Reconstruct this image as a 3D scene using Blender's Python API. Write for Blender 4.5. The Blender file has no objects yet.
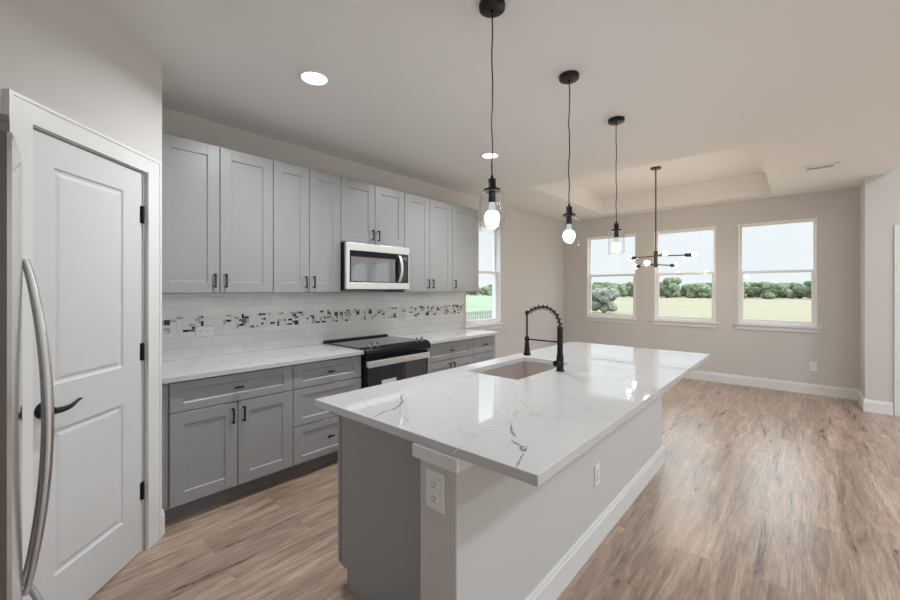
import bpy, bmesh, math, random
from mathutils import Vector, Matrix
PI = math.pi
sc = bpy.context.scene
COL = sc.collection

# ------------------------------------------------------------------ camera, sky, exposure
cam_d = bpy.data.cameras.new('camera')
cam = bpy.data.objects.new('camera', cam_d)
COL.objects.link(cam)
cam.location = (0.0, -3.4147, 1.3997)
cam.rotation_euler = (PI / 2, 0, 0.7205 - PI / 2)
cam_d.sensor_width = 36
cam_d.lens = 399.6 / 900 * 36
cam_d.shift_y = -(300 - 289.71) / 900
cam_d.clip_start = 0.02
cam_d.clip_end = 800
sc.camera = cam

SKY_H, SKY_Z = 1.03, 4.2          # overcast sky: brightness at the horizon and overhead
world = bpy.data.worlds.new('overcast_sky')
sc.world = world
world.use_nodes = True
wn, wl = world.node_tree.nodes, world.node_tree.links
wn.clear()
w_out = wn.new('ShaderNodeOutputWorld')
w_bg = wn.new('ShaderNodeBackground')
w_tc = wn.new('ShaderNodeTexCoord')
w_sep = wn.new('ShaderNodeSeparateXYZ')
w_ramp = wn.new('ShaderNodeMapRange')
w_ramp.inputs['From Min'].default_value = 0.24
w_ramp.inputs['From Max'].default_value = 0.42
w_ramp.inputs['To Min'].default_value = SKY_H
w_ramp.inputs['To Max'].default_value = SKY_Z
w_noise = wn.new('ShaderNodeTexNoise')
w_noise.inputs['Scale'].default_value = 3.0
w_noise.inputs['Detail'].default_value = 5
w_mix = wn.new('ShaderNodeMix')
w_mix.data_type = 'RGBA'
w_mix.inputs['A'].default_value = (0.80, 0.87, 0.93, 1)
w_mix.inputs['B'].default_value = (0.93, 0.95, 0.97, 1)
wl.new(w_tc.outputs['Generated'], w_sep.inputs[0])
wl.new(w_tc.outputs['Generated'], w_noise.inputs['Vector'])
wl.new(w_noise.outputs['Fac'], w_mix.inputs['Factor'])
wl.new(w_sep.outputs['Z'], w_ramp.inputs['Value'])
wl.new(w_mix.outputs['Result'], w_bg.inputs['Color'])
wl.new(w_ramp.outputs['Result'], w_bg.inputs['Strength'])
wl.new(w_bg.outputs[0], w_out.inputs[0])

SUN = 8.5                        # invented soft sunlight, added to bounce fill off the living room floor
sun_d = bpy.data.lights.new('sun', 'SUN')
sun_d.energy = SUN
sun_d.angle = math.radians(8)
sun_d.color = (0.90, 0.96, 1.0)
sun = bpy.data.objects.new('sun', sun_d)
COL.objects.link(sun)
sun.rotation_euler = (math.radians(52), 0, math.radians(-8))

vs = sc.view_settings
vs.view_transform = 'Standard'
vs.look = 'None'
vs.exposure = 0.07
vs.gamma = 1
vs.use_curve_mapping = False
try:
    sc.cycles.use_denoising = True
    sc.cycles.max_bounces = 14
    sc.cycles.diffuse_bounces = 8
    sc.cycles.glossy_bounces = 5
    sc.cycles.transparent_max_bounces = 24
    sc.cycles.sample_clamp_indirect = 6
except Exception:
    pass

CAN_POWER = 18.5                 # each recessed ceiling lamp
BULB_E = 70.0                     # pendant bulbs
WARM_E = 110.0                     # chandelier bulbs

LIVING_FILL_POWER = 24.0              # each unseen fill light added under the living room ceiling
for k, (lx, ly) in enumerate(((0.9, -5.2), (3.0, -5.2), (5.0, -5.2), (0.9, -7.0), (3.0, -7.0), (5.0, -7.0))):
    ld = bpy.data.lights.new('living_fill_light', 'AREA')
    ld.shape = 'DISK'; ld.size = 0.45; ld.energy = LIVING_FILL_POWER; ld.color = (0.88, 0.95, 1.0)
    lo = bpy.data.objects.new('living_fill_light', ld); COL.objects.link(lo)
    lo.location = (lx, ly, 3.29)

# ------------------------------------------------------------------ materials
def mat(name, color, rough=0.5, metal=0.0, spec=0.5, bump=0.0, bscale=200.0, coat=0.0):
    m = bpy.data.materials.new(name)
    m.use_nodes = True
    nt = m.node_tree
    b = nt.nodes['Principled BSDF']
    b.inputs['Base Color'].default_value = (*color, 1)
    b.inputs['Roughness'].default_value = rough
    b.inputs['Metallic'].default_value = metal
    b.inputs['Specular IOR Level'].default_value = spec
    b.inputs['Coat Weight'].default_value = coat
    if bump > 0:
        tc = nt.nodes.new('ShaderNodeTexCoord')
        n = nt.nodes.new('ShaderNodeTexNoise')
        n.inputs['Scale'].default_value = bscale
        n.inputs['Detail'].default_value = 3
        bp = nt.nodes.new('ShaderNodeBump')
        bp.inputs['Strength'].default_value = bump
        bp.inputs['Distance'].default_value = 0.002
        nt.links.new(tc.outputs['Object'], n.inputs['Vector'])
        nt.links.new(n.outputs['Fac'], bp.inputs['Height'])
        nt.links.new(bp.outputs[0], b.inputs['Normal'])
    return m

def emis(name, color, strength):
    m = bpy.data.materials.new(name)
    m.use_nodes = True
    nt = m.node_tree
    nt.nodes.clear()
    o = nt.nodes.new('ShaderNodeOutputMaterial')
    e = nt.nodes.new('ShaderNodeEmission')
    e.inputs['Color'].default_value = (*color, 1)
    e.inputs['Strength'].default_value = strength
    nt.links.new(e.outputs[0], o.inputs[0])
    return m

def pane(name, tint=(1, 1, 1), rough=0.0, ior=1.45):
    """thin clear glass: see-through plus a Fresnel sheen"""
    m = bpy.data.materials.new(name)
    m.use_nodes = True
    nt = m.node_tree
    nt.nodes.clear()
    o = nt.nodes.new('ShaderNodeOutputMaterial')
    t = nt.nodes.new('ShaderNodeBsdfTransparent')
    t.inputs['Color'].default_value = (*tint, 1)
    g = nt.nodes.new('ShaderNodeBsdfGlossy')
    g.inputs['Roughness'].default_value = rough
    lw = nt.nodes.new('ShaderNodeLayerWeight')
    pw = nt.nodes.new('ShaderNodeMath'); pw.operation = 'POWER'
    pw.inputs[1].default_value = 4.0
    f = nt.nodes.new('ShaderNodeMapRange')
    f0 = ((ior - 1) / (ior + 1)) ** 2
    f.inputs['To Min'].default_value = f0
    f.inputs['To Max'].default_value = 0.75
    nt.links.new(lw.outputs['Facing'], pw.inputs[0])
    nt.links.new(pw.outputs[0], f.inputs['Value'])
    x = nt.nodes.new('ShaderNodeMixShader')
    nt.links.new(f.outputs[0], x.inputs[0])
    nt.links.new(t.outputs[0], x.inputs[1])
    nt.links.new(g.outputs[0], x.inputs[2])
    nt.links.new(x.outputs[0], o.inputs[0])
    return m

M = {}
M['wall'] = mat('wall_paint', (0.60, 0.588, 0.582), 0.7, spec=0.3, bump=0.12, bscale=160)
M['ceil'] = mat('ceiling_paint', (0.775, 0.765, 0.76), 0.8, spec=0.2, bump=0.25, bscale=110)
M['white'] = mat('white_trim_paint', (0.75, 0.755, 0.76), 0.35, spec=0.5)
M['door'] = mat('white_door_paint', (0.65, 0.66, 0.675), 0.4, spec=0.5)
M['vinyl'] = mat('white_vinyl', (0.85, 0.86, 0.87), 0.3)
M['cab'] = mat('gray_cabinet_paint', (0.31, 0.315, 0.322), 0.36, spec=0.45)
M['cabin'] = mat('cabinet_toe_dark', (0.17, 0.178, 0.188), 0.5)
M['black'] = mat('matte_black_metal', (0.006, 0.006, 0.0065), 0.4, metal=0.0, spec=0.35)
M['bronze'] = mat('dark_bronze_metal', (0.085, 0.068, 0.058), 0.35, metal=0.6)
M['steel'] = mat('brushed_stainless', (0.62, 0.62, 0.63), 0.24, metal=1.0)
M['steel_l'] = mat('light_stainless', (0.78, 0.78, 0.79), 0.4, metal=0.75)
M['sinksteel'] = mat('sink_stainless', (0.68, 0.63, 0.60), 0.32, metal=0.75)  # base tinted warm to paint in the brownish reflection
M['fridge'] = mat('fridge_stainless', (0.62, 0.61, 0.61), 0.09, metal=1.0)
M['fridge_side'] = mat('fridge_side_enamel', (0.10, 0.088, 0.078), 0.5)
M['fridge_cap'] = mat('fridge_hinge_plastic', (0.16, 0.155, 0.15), 0.5)
M['blackglass'] = mat('black_glass', (0.012, 0.013, 0.015), 0.03, spec=0.7, coat=0.4)
M['blackenamel'] = mat('black_enamel', (0.004, 0.004, 0.0045), 0.2, spec=0.3)
M['microglass'] = mat('mirrored_door_glass', (0.34, 0.345, 0.35), 0.04, metal=1.0)
M['ovenglass'] = mat('oven_door_glass', (0.12, 0.125, 0.14), 0.05, metal=0.8)
M['chrome'] = mat('chrome', (0.8, 0.8, 0.8), 0.12, metal=1.0)
M['plastic'] = mat('white_plastic', (0.80, 0.80, 0.80), 0.3)
M['slot'] = mat('dark_slot', (0.05, 0.05, 0.05), 0.6)
M['paper'] = mat('label_paper', (0.8, 0.8, 0.78), 0.7)
M['glass'] = pane('window_glass', (0.97, 0.985, 0.98), 0.0, 1.35)
M['jar'] = pane('clear_jar_glass', (0.985, 0.987, 0.987), 0.02, 1.4)
M['bulb'] = emis('bulb_glow', (1.0, 0.98, 0.95), BULB_E)
M['bulbneck'] = emis('bulb_neck_glow', (0.95, 0.97, 1.0), 0.62)
M['warm'] = emis('warm_bulb_glow', (1.0, 0.83, 0.62), WARM_E)
M['can'] = emis('recessed_lamp_glow', (1.0, 0.97, 0.93), 6.0)
M['bark'] = mat('bark', (0.12, 0.09, 0.065), 0.9)
M['fencemat'] = mat('grey_fence_metal', (0.13, 0.135, 0.14), 0.6)
M['tile_blk'] = mat('mosaic_black', (0.018, 0.018, 0.02), 0.12)
M['tile_dgr'] = mat('mosaic_charcoal', (0.13, 0.13, 0.135), 0.15)
M['tile_gry'] = mat('mosaic_grey', (0.42, 0.42, 0.42), 0.2)
M['tile_wht'] = mat('mosaic_white', (0.76, 0.76, 0.765), 0.15)
M['grout'] = mat('mosaic_grout', (0.68, 0.68, 0.68), 0.7)
M['vein'] = mat('quartz_vein_grey', (0.24, 0.24, 0.25), 0.08)
M['vein_l'] = mat('quartz_vein_pale', (0.47, 0.47, 0.48), 0.08)

def N(nt, typ, **kw):
    n = nt.nodes.new(typ)
    for k, v in kw.items():
        setattr(n, k, v)
    return n

def quartz():
    m = mat('white_quartz', (0.78, 0.78, 0.78), 0.03, spec=0.55)
    nt = m.node_tree
    L = nt.links.new
    b = nt.nodes['Principled BSDF']
    tc = N(nt, 'ShaderNodeTexCoord')
    n1 = N(nt, 'ShaderNodeTexNoise')
    n1.inputs['Scale'].default_value = 0.9
    n1.inputs['Detail'].default_value = 6
    n1.inputs['Roughness'].default_value = 0.6
    n1.inputs['Distortion'].default_value = 1.2
    L(tc.outputs['Object'], n1.inputs['Vector'])
    sub = N(nt, 'ShaderNodeMath', operation='SUBTRACT')
    sub.inputs[1].default_value = 0.5
    ab = N(nt, 'ShaderNodeMath', operation='ABSOLUTE')
    mr = N(nt, 'ShaderNodeMapRange')
    mr.inputs['From Min'].default_value = 0.0
    mr.inputs['From Max'].default_value = 0.008
    mr.inputs['To Min'].default_value = 1.0
    mr.inputs['To Max'].default_value = 0.0
    L(n1.outputs['Fac'], sub.inputs[0]); L(sub.outputs[0], ab.inputs[0]); L(ab.outputs[0], mr.inputs['Value'])
    n2 = N(nt, 'ShaderNodeTexNoise')
    n2.inputs['Scale'].default_value = 2.3
    n2.inputs['Detail'].default_value = 2
    L(tc.outputs['Object'], n2.inputs['Vector'])
    mk = N(nt, 'ShaderNodeMapRange')
    mk.inputs['From Min'].default_value = 0.47
    mk.inputs['From Max'].default_value = 0.72
    L(n2.outputs['Fac'], mk.inputs['Value'])
    mul = N(nt, 'ShaderNodeMath', operation='MULTIPLY')
    L(mr.outputs[0], mul.inputs[0]); L(mk.outputs[0], mul.inputs[1])
    n3 = N(nt, 'ShaderNodeTexNoise')
    n3.inputs['Scale'].default_value = 1.6
    n3.inputs['Detail'].default_value = 4
    L(tc.outputs['Object'], n3.inputs['Vector'])
    base = N(nt, 'ShaderNodeMix', data_type='RGBA')
    base.inputs['A'].default_value = (0.54, 0.55, 0.56, 1)
    base.inputs['B'].default_value = (0.60, 0.61, 0.62, 1)
    L(n3.outputs['Fac'], base.inputs['Factor'])
    mx = N(nt, 'ShaderNodeMix', data_type='RGBA')
    mx.inputs['B'].default_value = (0.33, 0.33, 0.34, 1)
    L(mul.outputs[0], mx.inputs['Factor'])
    L(base.outputs['Result'], mx.inputs['A'])
    L(mx.outputs['Result'], b.inputs['Base Color'])
    return m
M['quartz'] = quartz()

def subway():
    m = mat('white_subway_tile', (0.72, 0.72, 0.72), 0.1, spec=0.55)
    nt = m.node_tree
    L = nt.links.new
    b = nt.nodes['Principled BSDF']
    tc = N(nt, 'ShaderNodeTexCoord')
    mp = N(nt, 'ShaderNodeMapping')
    mp.inputs['Rotation'].default_value = (PI / 2, 0, 0)
    br = N(nt, 'ShaderNodeTexBrick')
    br.inputs['Scale'].default_value = 1.0
    br.inputs['Brick Width'].default_value = 0.152
    br.inputs['Row Height'].default_value = 0.0762
    br.inputs['Mortar Size'].default_value = 0.0016
    br.inputs['Mortar Smooth'].default_value = 0.2
    br.inputs['Bias'].default_value = 0.0
    br.inputs['Color1'].default_value = (0.74, 0.74, 0.745, 1)
    br.inputs['Color2'].default_value = (0.80, 0.80, 0.805, 1)
    br.inputs['Mortar'].default_value = (0.62, 0.62, 0.62, 1)
    L(tc.outputs['Object'], mp.inputs['Vector'])
    L(mp.outputs[0], br.inputs['Vector'])
    L(br.outputs['Color'], b.inputs['Base Color'])
    bp = N(nt, 'ShaderNodeBump')
    bp.invert = True
    bp.inputs['Strength'].default_value = 0.5
    bp.inputs['Distance'].default_value = 0.002
    L(br.outputs['Fac'], bp.inputs['Height'])
    L(bp.outputs[0], b.inputs['Normal'])
    return m
M['tile'] = subway()

def planks():
    m = mat('wood_plank_floor', (0.4, 0.28, 0.2), 0.36, spec=1.0)
    nt = m.node_tree
    L = nt.links.new
    b = nt.nodes['Principled BSDF']
    tc = N(nt, 'ShaderNodeTexCoord')
    br = N(nt, 'ShaderNodeTexBrick')
    br.offset = 0.37
    br.inputs['Scale'].default_value = 1.0
    br.inputs['Brick Width'].default_value = 1.22
    br.inputs['Row Height'].default_value = 0.18
    br.inputs['Mortar Size'].default_value = 0.0009
    br.inputs['Mortar Smooth'].default_value = 0.5
    br.inputs['Color1'].default_value = (0.0, 0.0, 0.0, 1)
    br.inputs['Color2'].default_value = (1.0, 1.0, 1.0, 1)
    br.inputs['Mortar'].default_value = (0.0, 0.0, 0.0, 1)
    L(tc.outputs['Object'], br.inputs['Vector'])
    # each plank gets its own slice of the grain
    sep = N(nt, 'ShaderNodeSeparateColor')
    L(br.outputs['Color'], sep.inputs[0])
    off = N(nt, 'ShaderNodeMath', operation='MULTIPLY')
    off.inputs[1].default_value = 37.0
    L(sep.outputs[0], off.inputs[0])
    cmb = N(nt, 'ShaderNodeCombineXYZ')
    L(off.outputs[0], cmb.inputs['X'])
    L(off.outputs[0], cmb.inputs['Z'])
    add = N(nt, 'ShaderNodeVectorMath', operation='ADD')
    L(tc.outputs['Object'], add.inputs[0]); L(cmb.outputs[0], add.inputs[1])
    mp = N(nt, 'ShaderNodeMapping')
    mp.inputs['Scale'].default_value = (1.9, 18.0, 1.0)
    L(add.outputs[0], mp.inputs['Vector'])
    g1 = N(nt, 'ShaderNodeTexNoise')
    g1.inputs['Scale'].default_value = 1.0
    g1.inputs['Detail'].default_value = 8
    g1.inputs['Roughness'].default_value = 0.68
    g1.inputs['Distortion'].default_value = 0.6
    L(mp.outputs[0], g1.inputs['Vector'])
    mp2 = N(nt, 'ShaderNodeMapping')
    mp2.inputs['Scale'].default_value = (9.0, 130.0, 1.0)
    L(add.outputs[0], mp2.inputs['Vector'])
    g2 = N(nt, 'ShaderNodeTexNoise')
    g2.inputs['Scale'].default_value = 1.0
    g2.inputs['Detail'].default_value = 4
    L(mp2.outputs[0], g2.inputs['Vector'])
    r1 = N(nt, 'ShaderNodeValToRGB')
    e = r1.color_ramp.elements
    e[0].position = 0.28; e[0].color = (0.12, 0.076, 0.057, 1)
    e[1].position = 0.72; e[1].color = (0.56, 0.455, 0.37, 1)
    x = e.new(0.42); x.color = (0.30, 0.207, 0.155, 1)
    x = e.new(0.56); x.color = (0.41, 0.30, 0.232, 1)
    L(g1.outputs['Fac'], r1.inputs['Fac'])
    # plank tone
    mt = N(nt, 'ShaderNodeMapRange')
    mt.inputs['To Min'].default_value = 0.88
    mt.inputs['To Max'].default_value = 1.10
    L(sep.outputs[0], mt.inputs['Value'])
    fine = N(nt, 'ShaderNodeMapRange')
    fine.inputs['From Min'].default_value = 0.3
    fine.inputs['From Max'].default_value = 0.7
    fine.inputs['To Min'].default_value = 0.74
    fine.inputs['To Max'].default_value = 1.22
    L(g2.outputs['Fac'], fine.inputs['Value'])
    mm = N(nt, 'ShaderNodeMath', operation='MULTIPLY')
    L(mt.outputs[0], mm.inputs[0]); L(fine.outputs[0], mm.inputs[1])
    # knots
    mp3 = N(nt, 'ShaderNodeMapping')
    mp3.inputs['Scale'].default_value = (1.1, 3.2, 1.0)
    L(add.outputs[0], mp3.inputs['Vector'])
    vo = N(nt, 'ShaderNodeTexVoronoi')
    vo.inputs['Scale'].default_value = 1.3
    L(mp3.outputs[0], vo.inputs['Vector'])
    kn = N(nt, 'ShaderNodeMapRange')
    kn.inputs['From Min'].default_value = 0.015
    kn.inputs['From Max'].default_value = 0.07
    kn.inputs['To Min'].default_value = 0.5
    kn.inputs['To Max'].default_value = 1.0
    L(vo.outputs['Distance'], kn.inputs['Value'])
    mm2 = N(nt, 'ShaderNodeMath', operation='MULTIPLY')
    L(mm.outputs[0], mm2.inputs[0]); L(kn.outputs[0], mm2.inputs[1])
    sc_ = N(nt, 'ShaderNodeVectorMath', operation='SCALE')
    L(r1.outputs['Color'], sc_.inputs[0]); L(mm2.outputs[0], sc_.inputs['Scale'])
    seam = N(nt, 'ShaderNodeMix', data_type='RGBA')
    seam.inputs['B'].default_value = (0.20, 0.15, 0.125, 1)
    L(br.outputs['Fac'], seam.inputs['Factor'])
    L(sc_.outputs[0], seam.inputs['A'])
    L(seam.outputs['Result'], b.inputs['Base Color'])
    rr = N(nt, 'ShaderNodeMapRange')
    rr.inputs['To Min'].default_value = 0.24
    rr.inputs['To Max'].default_value = 0.34
    L(g1.outputs['Fac'], rr.inputs['Value'])
    L(rr.outputs[0], b.inputs['Roughness'])
    bp = N(nt, 'ShaderNodeBump')
    bp.inputs['Strength'].default_value = 0.12
    bp.inputs['Distance'].default_value = 0.002
    L(g2.outputs['Fac'], bp.inputs['Height'])
    L(bp.outputs[0], b.inputs['Normal'])
    return m
M['floor'] = planks()

def two_tone(name, c1, c2, scale, rough=0.9, stretch=(1, 1, 1)):
    m = mat(name, c1, rough, spec=0.1)
    nt = m.node_tree
    L = nt.links.new
    b = nt.nodes['Principled BSDF']
    tc = N(nt, 'ShaderNodeTexCoord')
    mp = N(nt, 'ShaderNodeMapping')
    mp.inputs['Scale'].default_value = stretch
    n = N(nt, 'ShaderNodeTexNoise')
    n.inputs['Scale'].default_value = scale
    n.inputs['Detail'].default_value = 8
    n.inputs['Roughness'].default_value = 0.65
    r = N(nt, 'ShaderNodeValToRGB')
    r.color_ramp.elements[0].position = 0.35
    r.color_ramp.elements[0].color = (*c1, 1)
    r.color_ramp.elements[1].position = 0.65
    r.color_ramp.elements[1].color = (*c2, 1)
    L(tc.outputs['Object'], mp.inputs['Vector']); L(mp.outputs[0], n.inputs['Vector'])
    L(n.outputs['Fac'], r.inputs['Fac']); L(r.outputs['Color'], b.inputs['Base Color'])
    return m
M['field'] = two_tone('dry_grass_field', (0.150, 0.150, 0.095), (0.185, 0.165, 0.125), 0.10, stretch=(1.5, 0.25, 1))
M['lawn'] = two_tone('green_lawn', (0.12, 0.165, 0.115), (0.165, 0.20, 0.145), 0.4)
M['leaf'] = two_tone('tree_leaves', (0.10, 0.135, 0.085), (0.19, 0.225, 0.14), 1.6)  # leaf colour paled and greyed to paint in the distance haze
M['leaf3'] = two_tone('pale_bush_leaves', (0.15, 0.17, 0.14), (0.21, 0.23, 0.195), 3.0)
M['leaf2'] = two_tone('shrub_leaves', (0.07, 0.16, 0.09), (0.14, 0.26, 0.15), 1.4)

# ------------------------------------------------------------------ mesh helpers
def box(bm, x0, y0, z0, x1, y1, z1, bev=0.0, seg=1, mi=0):
    x0, x1 = min(x0, x1), max(x0, x1)
    y0, y1 = min(y0, y1), max(y0, y1)
    z0, z1 = min(z0, z1), max(z0, z1)
    v = [bm.verts.new(p) for p in ((x0, y0, z0), (x1, y0, z0), (x1, y1, z0), (x0, y1, z0),
                                   (x0, y0, z1), (x1, y0, z1), (x1, y1, z1), (x0, y1, z1))]
    fs = [bm.faces.new([v[i] for i in f]) for f in
          ((3, 2, 1, 0), (4, 5, 6, 7), (0, 1, 5, 4), (1, 2, 6, 5), (2, 3, 7, 6), (3, 0, 4, 7))]
    for f in fs:
        f.material_index = mi
    if bev > 0:
        es = list({e for f in fs for e in f.edges})
        bmesh.ops.bevel(bm, geom=es, offset=bev, segments=seg, affect='EDGES', profile=0.5, material=-1)

def cyl(bm, p0, p1, r0, r1=None, n=24, caps=True, mi=0, smooth=True):
    r1 = r0 if r1 is None else r1
    p0, p1 = Vector(p0), Vector(p1)
    d = (p1 - p0).normalized()
    a = Vector((0, 0, 1)) if abs(d.z) < 0.9 else Vector((1, 0, 0))
    u = d.cross(a).normalized()
    w = d.cross(u).normalized()
    R = []
    for p, r in ((p0, r0), (p1, r1)):
        R.append([bm.verts.new(p + u * (r * math.cos(2 * PI * i / n)) + w * (r * math.sin(2 * PI * i / n))) for i in range(n)])
    for i in range(n):
        f = bm.faces.new((R[0][i], R[0][(i + 1) % n], R[1][(i + 1) % n], R[1][i]))
        f.smooth = smooth
        f.material_index = mi
    if caps:
        for ring in (list(reversed(R[0])), R[1]):
            f = bm.faces.new(ring)
            f.material_index = mi

def lathe(bm, cx, cy, prof, n=32, mi=0, smooth=True, close_top=False, close_bot=False):
    rings = []
    for r, z in prof:
        if r < 1e-6:
            rings.append([bm.verts.new((cx, cy, z))])
        else:
            rings.append([bm.verts.new((cx + r * math.cos(2 * PI * i / n), cy + r * math.sin(2 * PI * i / n), z)) for i in range(n)])
    for A, B in zip(rings[:-1], rings[1:]):
        for i in range(n):
            j = (i + 1) % n
            if len(A) == 1 and len(B) == 1:
                continue
            if len(A) == 1:
                f = bm.faces.new((A[0], B[j], B[i]))
            elif len(B) == 1:
                f = bm.faces.new((A[i], A[j], B[0]))
            else:
                f = bm.faces.new((A[i], A[j], B[j], B[i]))
            f.smooth = smooth
            f.material_index = mi

def tube(bm, pts, r, n=10, mi=0, caps=True, radii=None):
    pts = [Vector(p) for p in pts]
    rings = []
    prev = None
    for i, p in enumerate(pts):
        t = (pts[min(i + 1, len(pts) - 1)] - pts[max(i - 1, 0)]).normalized()
        if prev is None:
            a = Vector((0, 0, 1)) if abs(t.z) < 0.9 else Vector((1, 0, 0))
            u = t.cross(a).normalized()
        else:
            u = (prev - t * prev.dot(t)).normalized()
        prev = u
        w = t.cross(u)
        rr = radii[i] if radii else r
        rings.append([bm.verts.new(p + u * (rr * math.cos(2 * PI * k / n)) + w * (rr * math.sin(2 * PI * k / n))) for k in range(n)])
    for A, B in zip(rings[:-1], rings[1:]):
        for k in range(n):
            f = bm.faces.new((A[k], A[(k + 1) % n], B[(k + 1) % n], B[k]))
            f.smooth = True
            f.material_index = mi
    if caps:
        bm.faces.new(list(reversed(rings[0]))).material_index = mi
        bm.faces.new(rings[-1]).material_index = mi

def smoothpath(pts, k=6):
    P = [Vector(p) for p in pts]
    out = []
    for i in range(len(P) - 1):
        p0, p1, p2, p3 = P[max(i - 1, 0)], P[i], P[i + 1], P[min(i + 2, len(P) - 1)]
        for j in range(k):
            t = j / k
            out.append(0.5 * ((2 * p1) + (p2 - p0) * t + (2 * p0 - 5 * p1 + 4 * p2 - p3) * t * t + (3 * p1 - p0 - 3 * p2 + p3) * t ** 3))
    out.append(P[-1])
    return out

def plate(bm, us, vs_, holes, w0, w1, axes='xzy', mi=0):
    """slab in the (u,v) plane with rectangular holes, thick from w0 to w1"""
    holes = [(max(h[0], us[0]), min(h[1], us[1]), max(h[2], vs_[0]), min(h[3], vs_[1])) for h in holes]
    U = sorted(set([round(u, 5) for u in us] + [round(h[i], 5) for h in holes for i in (0, 1)]))
    V = sorted(set([round(v, 5) for v in vs_] + [round(h[i], 5) for h in holes for i in (2, 3)]))
    idx = ['xyz'.index(c) for c in axes]
    cache = {}
    def vert(i, j, k):
        key = (i, j, k)
        if key not in cache:
            p = [0, 0, 0]
            p[idx[0]] = U[i]; p[idx[1]] = V[j]; p[idx[2]] = (w0, w1)[k]
            cache[key] = bm.verts.new(p)
        return cache[key]
    def solid(i, j):
        if i < 0 or j < 0 or i >= len(U) - 1 or j >= len(V) - 1:
            return False
        cu, cv = (U[i] + U[i + 1]) / 2, (V[j] + V[j + 1]) / 2
        return not any(h[0] < cu < h[1] and h[2] < cv < h[3] for h in holes)
    for i in range(len(U) - 1):
        for j in range(len(V) - 1):
            if not solid(i, j):
                continue
            for k in (0, 1):
                bm.faces.new([vert(i, j, k), vert(i + 1, j, k), vert(i + 1, j + 1, k), vert(i, j + 1, k)])
            for di, dj, a, b_ in ((-1, 0, (0, 0), (0, 1)), (1, 0, (1, 0), (1, 1)), (0, -1, (0, 0), (1, 0)), (0, 1, (0, 1), (1, 1))):
                if not solid(i + di, j + dj):
                    bm.faces.new([vert(i + a[0], j + a[1], 0), vert(i + b_[0], j + b_[1], 0), vert(i + b_[0], j + b_[1], 1), vert(i + a[0], j + a[1], 1)])
    bmesh.ops.recalc_face_normals(bm, faces=bm.faces[:])

def bevel_sharp(bm, off, seg=2):
    es = [e for e in bm.edges if len(e.link_faces) == 2 and e.calc_face_angle(0) > 0.6]
    bmesh.ops.bevel(bm, geom=es, offset=off, segments=seg, affect='EDGES', profile=0.5)

# ------------------------------------------------------------------ object helpers
def wloc(o):
    v = Vector((0, 0, 0))
    while o is not None:
        v = v + o.location
        o = o.parent
    return v

def obj(name, bm, mats, parent=None, loc=None):
    """link bm (in world coordinates) as ONE mesh object; origin at loc or at the parent"""
    if not isinstance(mats, (list, tuple)):
        mats = [mats]
    base = wloc(parent) if parent is not None else Vector((0, 0, 0))
    org = Vector(loc) if loc is not None else base
    bmesh.ops.translate(bm, verts=bm.verts[:], vec=-org)
    bmesh.ops.recalc_face_normals(bm, faces=bm.faces[:])
    for e in bm.edges:
        if len(e.link_faces) == 2 and e.calc_face_angle(0) > 0.62:
            e.smooth = False
    me = bpy.data.meshes.new(name)
    bm.to_mesh(me)
    bm.free()
    for m in mats:
        me.materials.append(M[m])
    o = bpy.data.objects.new(name, me)
    COL.objects.link(o)
    if parent is not None:
        o.parent = parent
    o.location = org - base
    return o

def tag(o, label, cat, group=None, kind=None):
    o['label'] = label
    o['category'] = cat
    if group:
        o['group'] = group
    if kind:
        o['kind'] = kind
    return o

def thing(name, label, cat, loc, group=None):
    o = bpy.data.objects.new(name, None)
    COL.objects.link(o)
    o.location = loc
    o.empty_display_size = 0.1
    return tag(o, label, cat, group)

def struct(o, label=None, cat=None):
    o['kind'] = 'structure'
    if label:
        o['label'] = label
    if cat:
        o['category'] = cat
    return o

def copy_tree(o, parent=None):
    c = o.copy()
    COL.objects.link(c)
    c.parent = parent
    for ch in list(o.children):
        copy_tree(ch, c)
    return c

def B():
    return bmesh.new()

# ------------------------------------------------------------------ dimensions of the place
C = 2.70            # kitchen ceiling
W = 7.218           # dining window wall
YJ = -3.973         # jog beside the dining windows
XJ = 6.619          # living room far wall
YE = -4.148         # where the low ceiling ends
CL = 3.30           # living room ceiling
YB = -8.3           # living room long wall
XN = -0.76          # wall behind the refrigerator
TH = 0.16
ZT = 0.8905         # worktop top
CX, CY = 0.633, -0.66       # pantry wall corner
WIN = [(-1.30, -0.44), (-2.445, -1.585), (-3.58, -2.72)]
WZ0, WZ1, WMID = 0.905, 2.362, 1.655
SW = (4.206, 5.06)

# ------------------------------------------------------------------ the setting
bm = B(); box(bm, XN - TH, YB - TH, -0.1, W + TH, TH, 0.0)
struct(obj('floor', bm, 'floor'), 'light brown wood plank floor running through the kitchen and dining area', 'floor')

TX0, TX1, TY0, TY1, TZ = 4.47, 6.93, -3.12, -0.86, 3.0
bm = B()
plate(bm, (XN - TH, W + TH), (YE, TH), [(TX0, TX1, TY0, TY1)], C, C + 0.12, 'xyz')
struct(obj('ceiling', bm, 'ceil'), 'pale textured kitchen and dining ceiling', 'ceiling')
bm = B()
plate(bm, (TX0 - 0.05, TX1 + 0.05), (TY0 - 0.05, TY1 + 0.05), [(TX0, TX1, TY0, TY1)], C + 0.12, TZ, 'xyz')
box(bm, TX0 - 0.05, TY0 - 0.05, TZ, TX1 + 0.05, TY1 + 0.05, TZ + 0.08)
struct(obj('ceiling_tray', bm, 'ceil'), 'raised tray recess in the ceiling over the dining area', 'ceiling')
bm = B()
box(bm, XN - TH, YB - TH, CL, XJ + TH, YE + 0.1, CL + 0.12)
box(bm, XN - TH, YE, C + 0.12, XJ + TH, YE + 0.1, CL)
struct(obj('ceiling_living', bm, 'ceil'), 'higher ceiling beyond the kitchen edge', 'ceiling')

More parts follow.
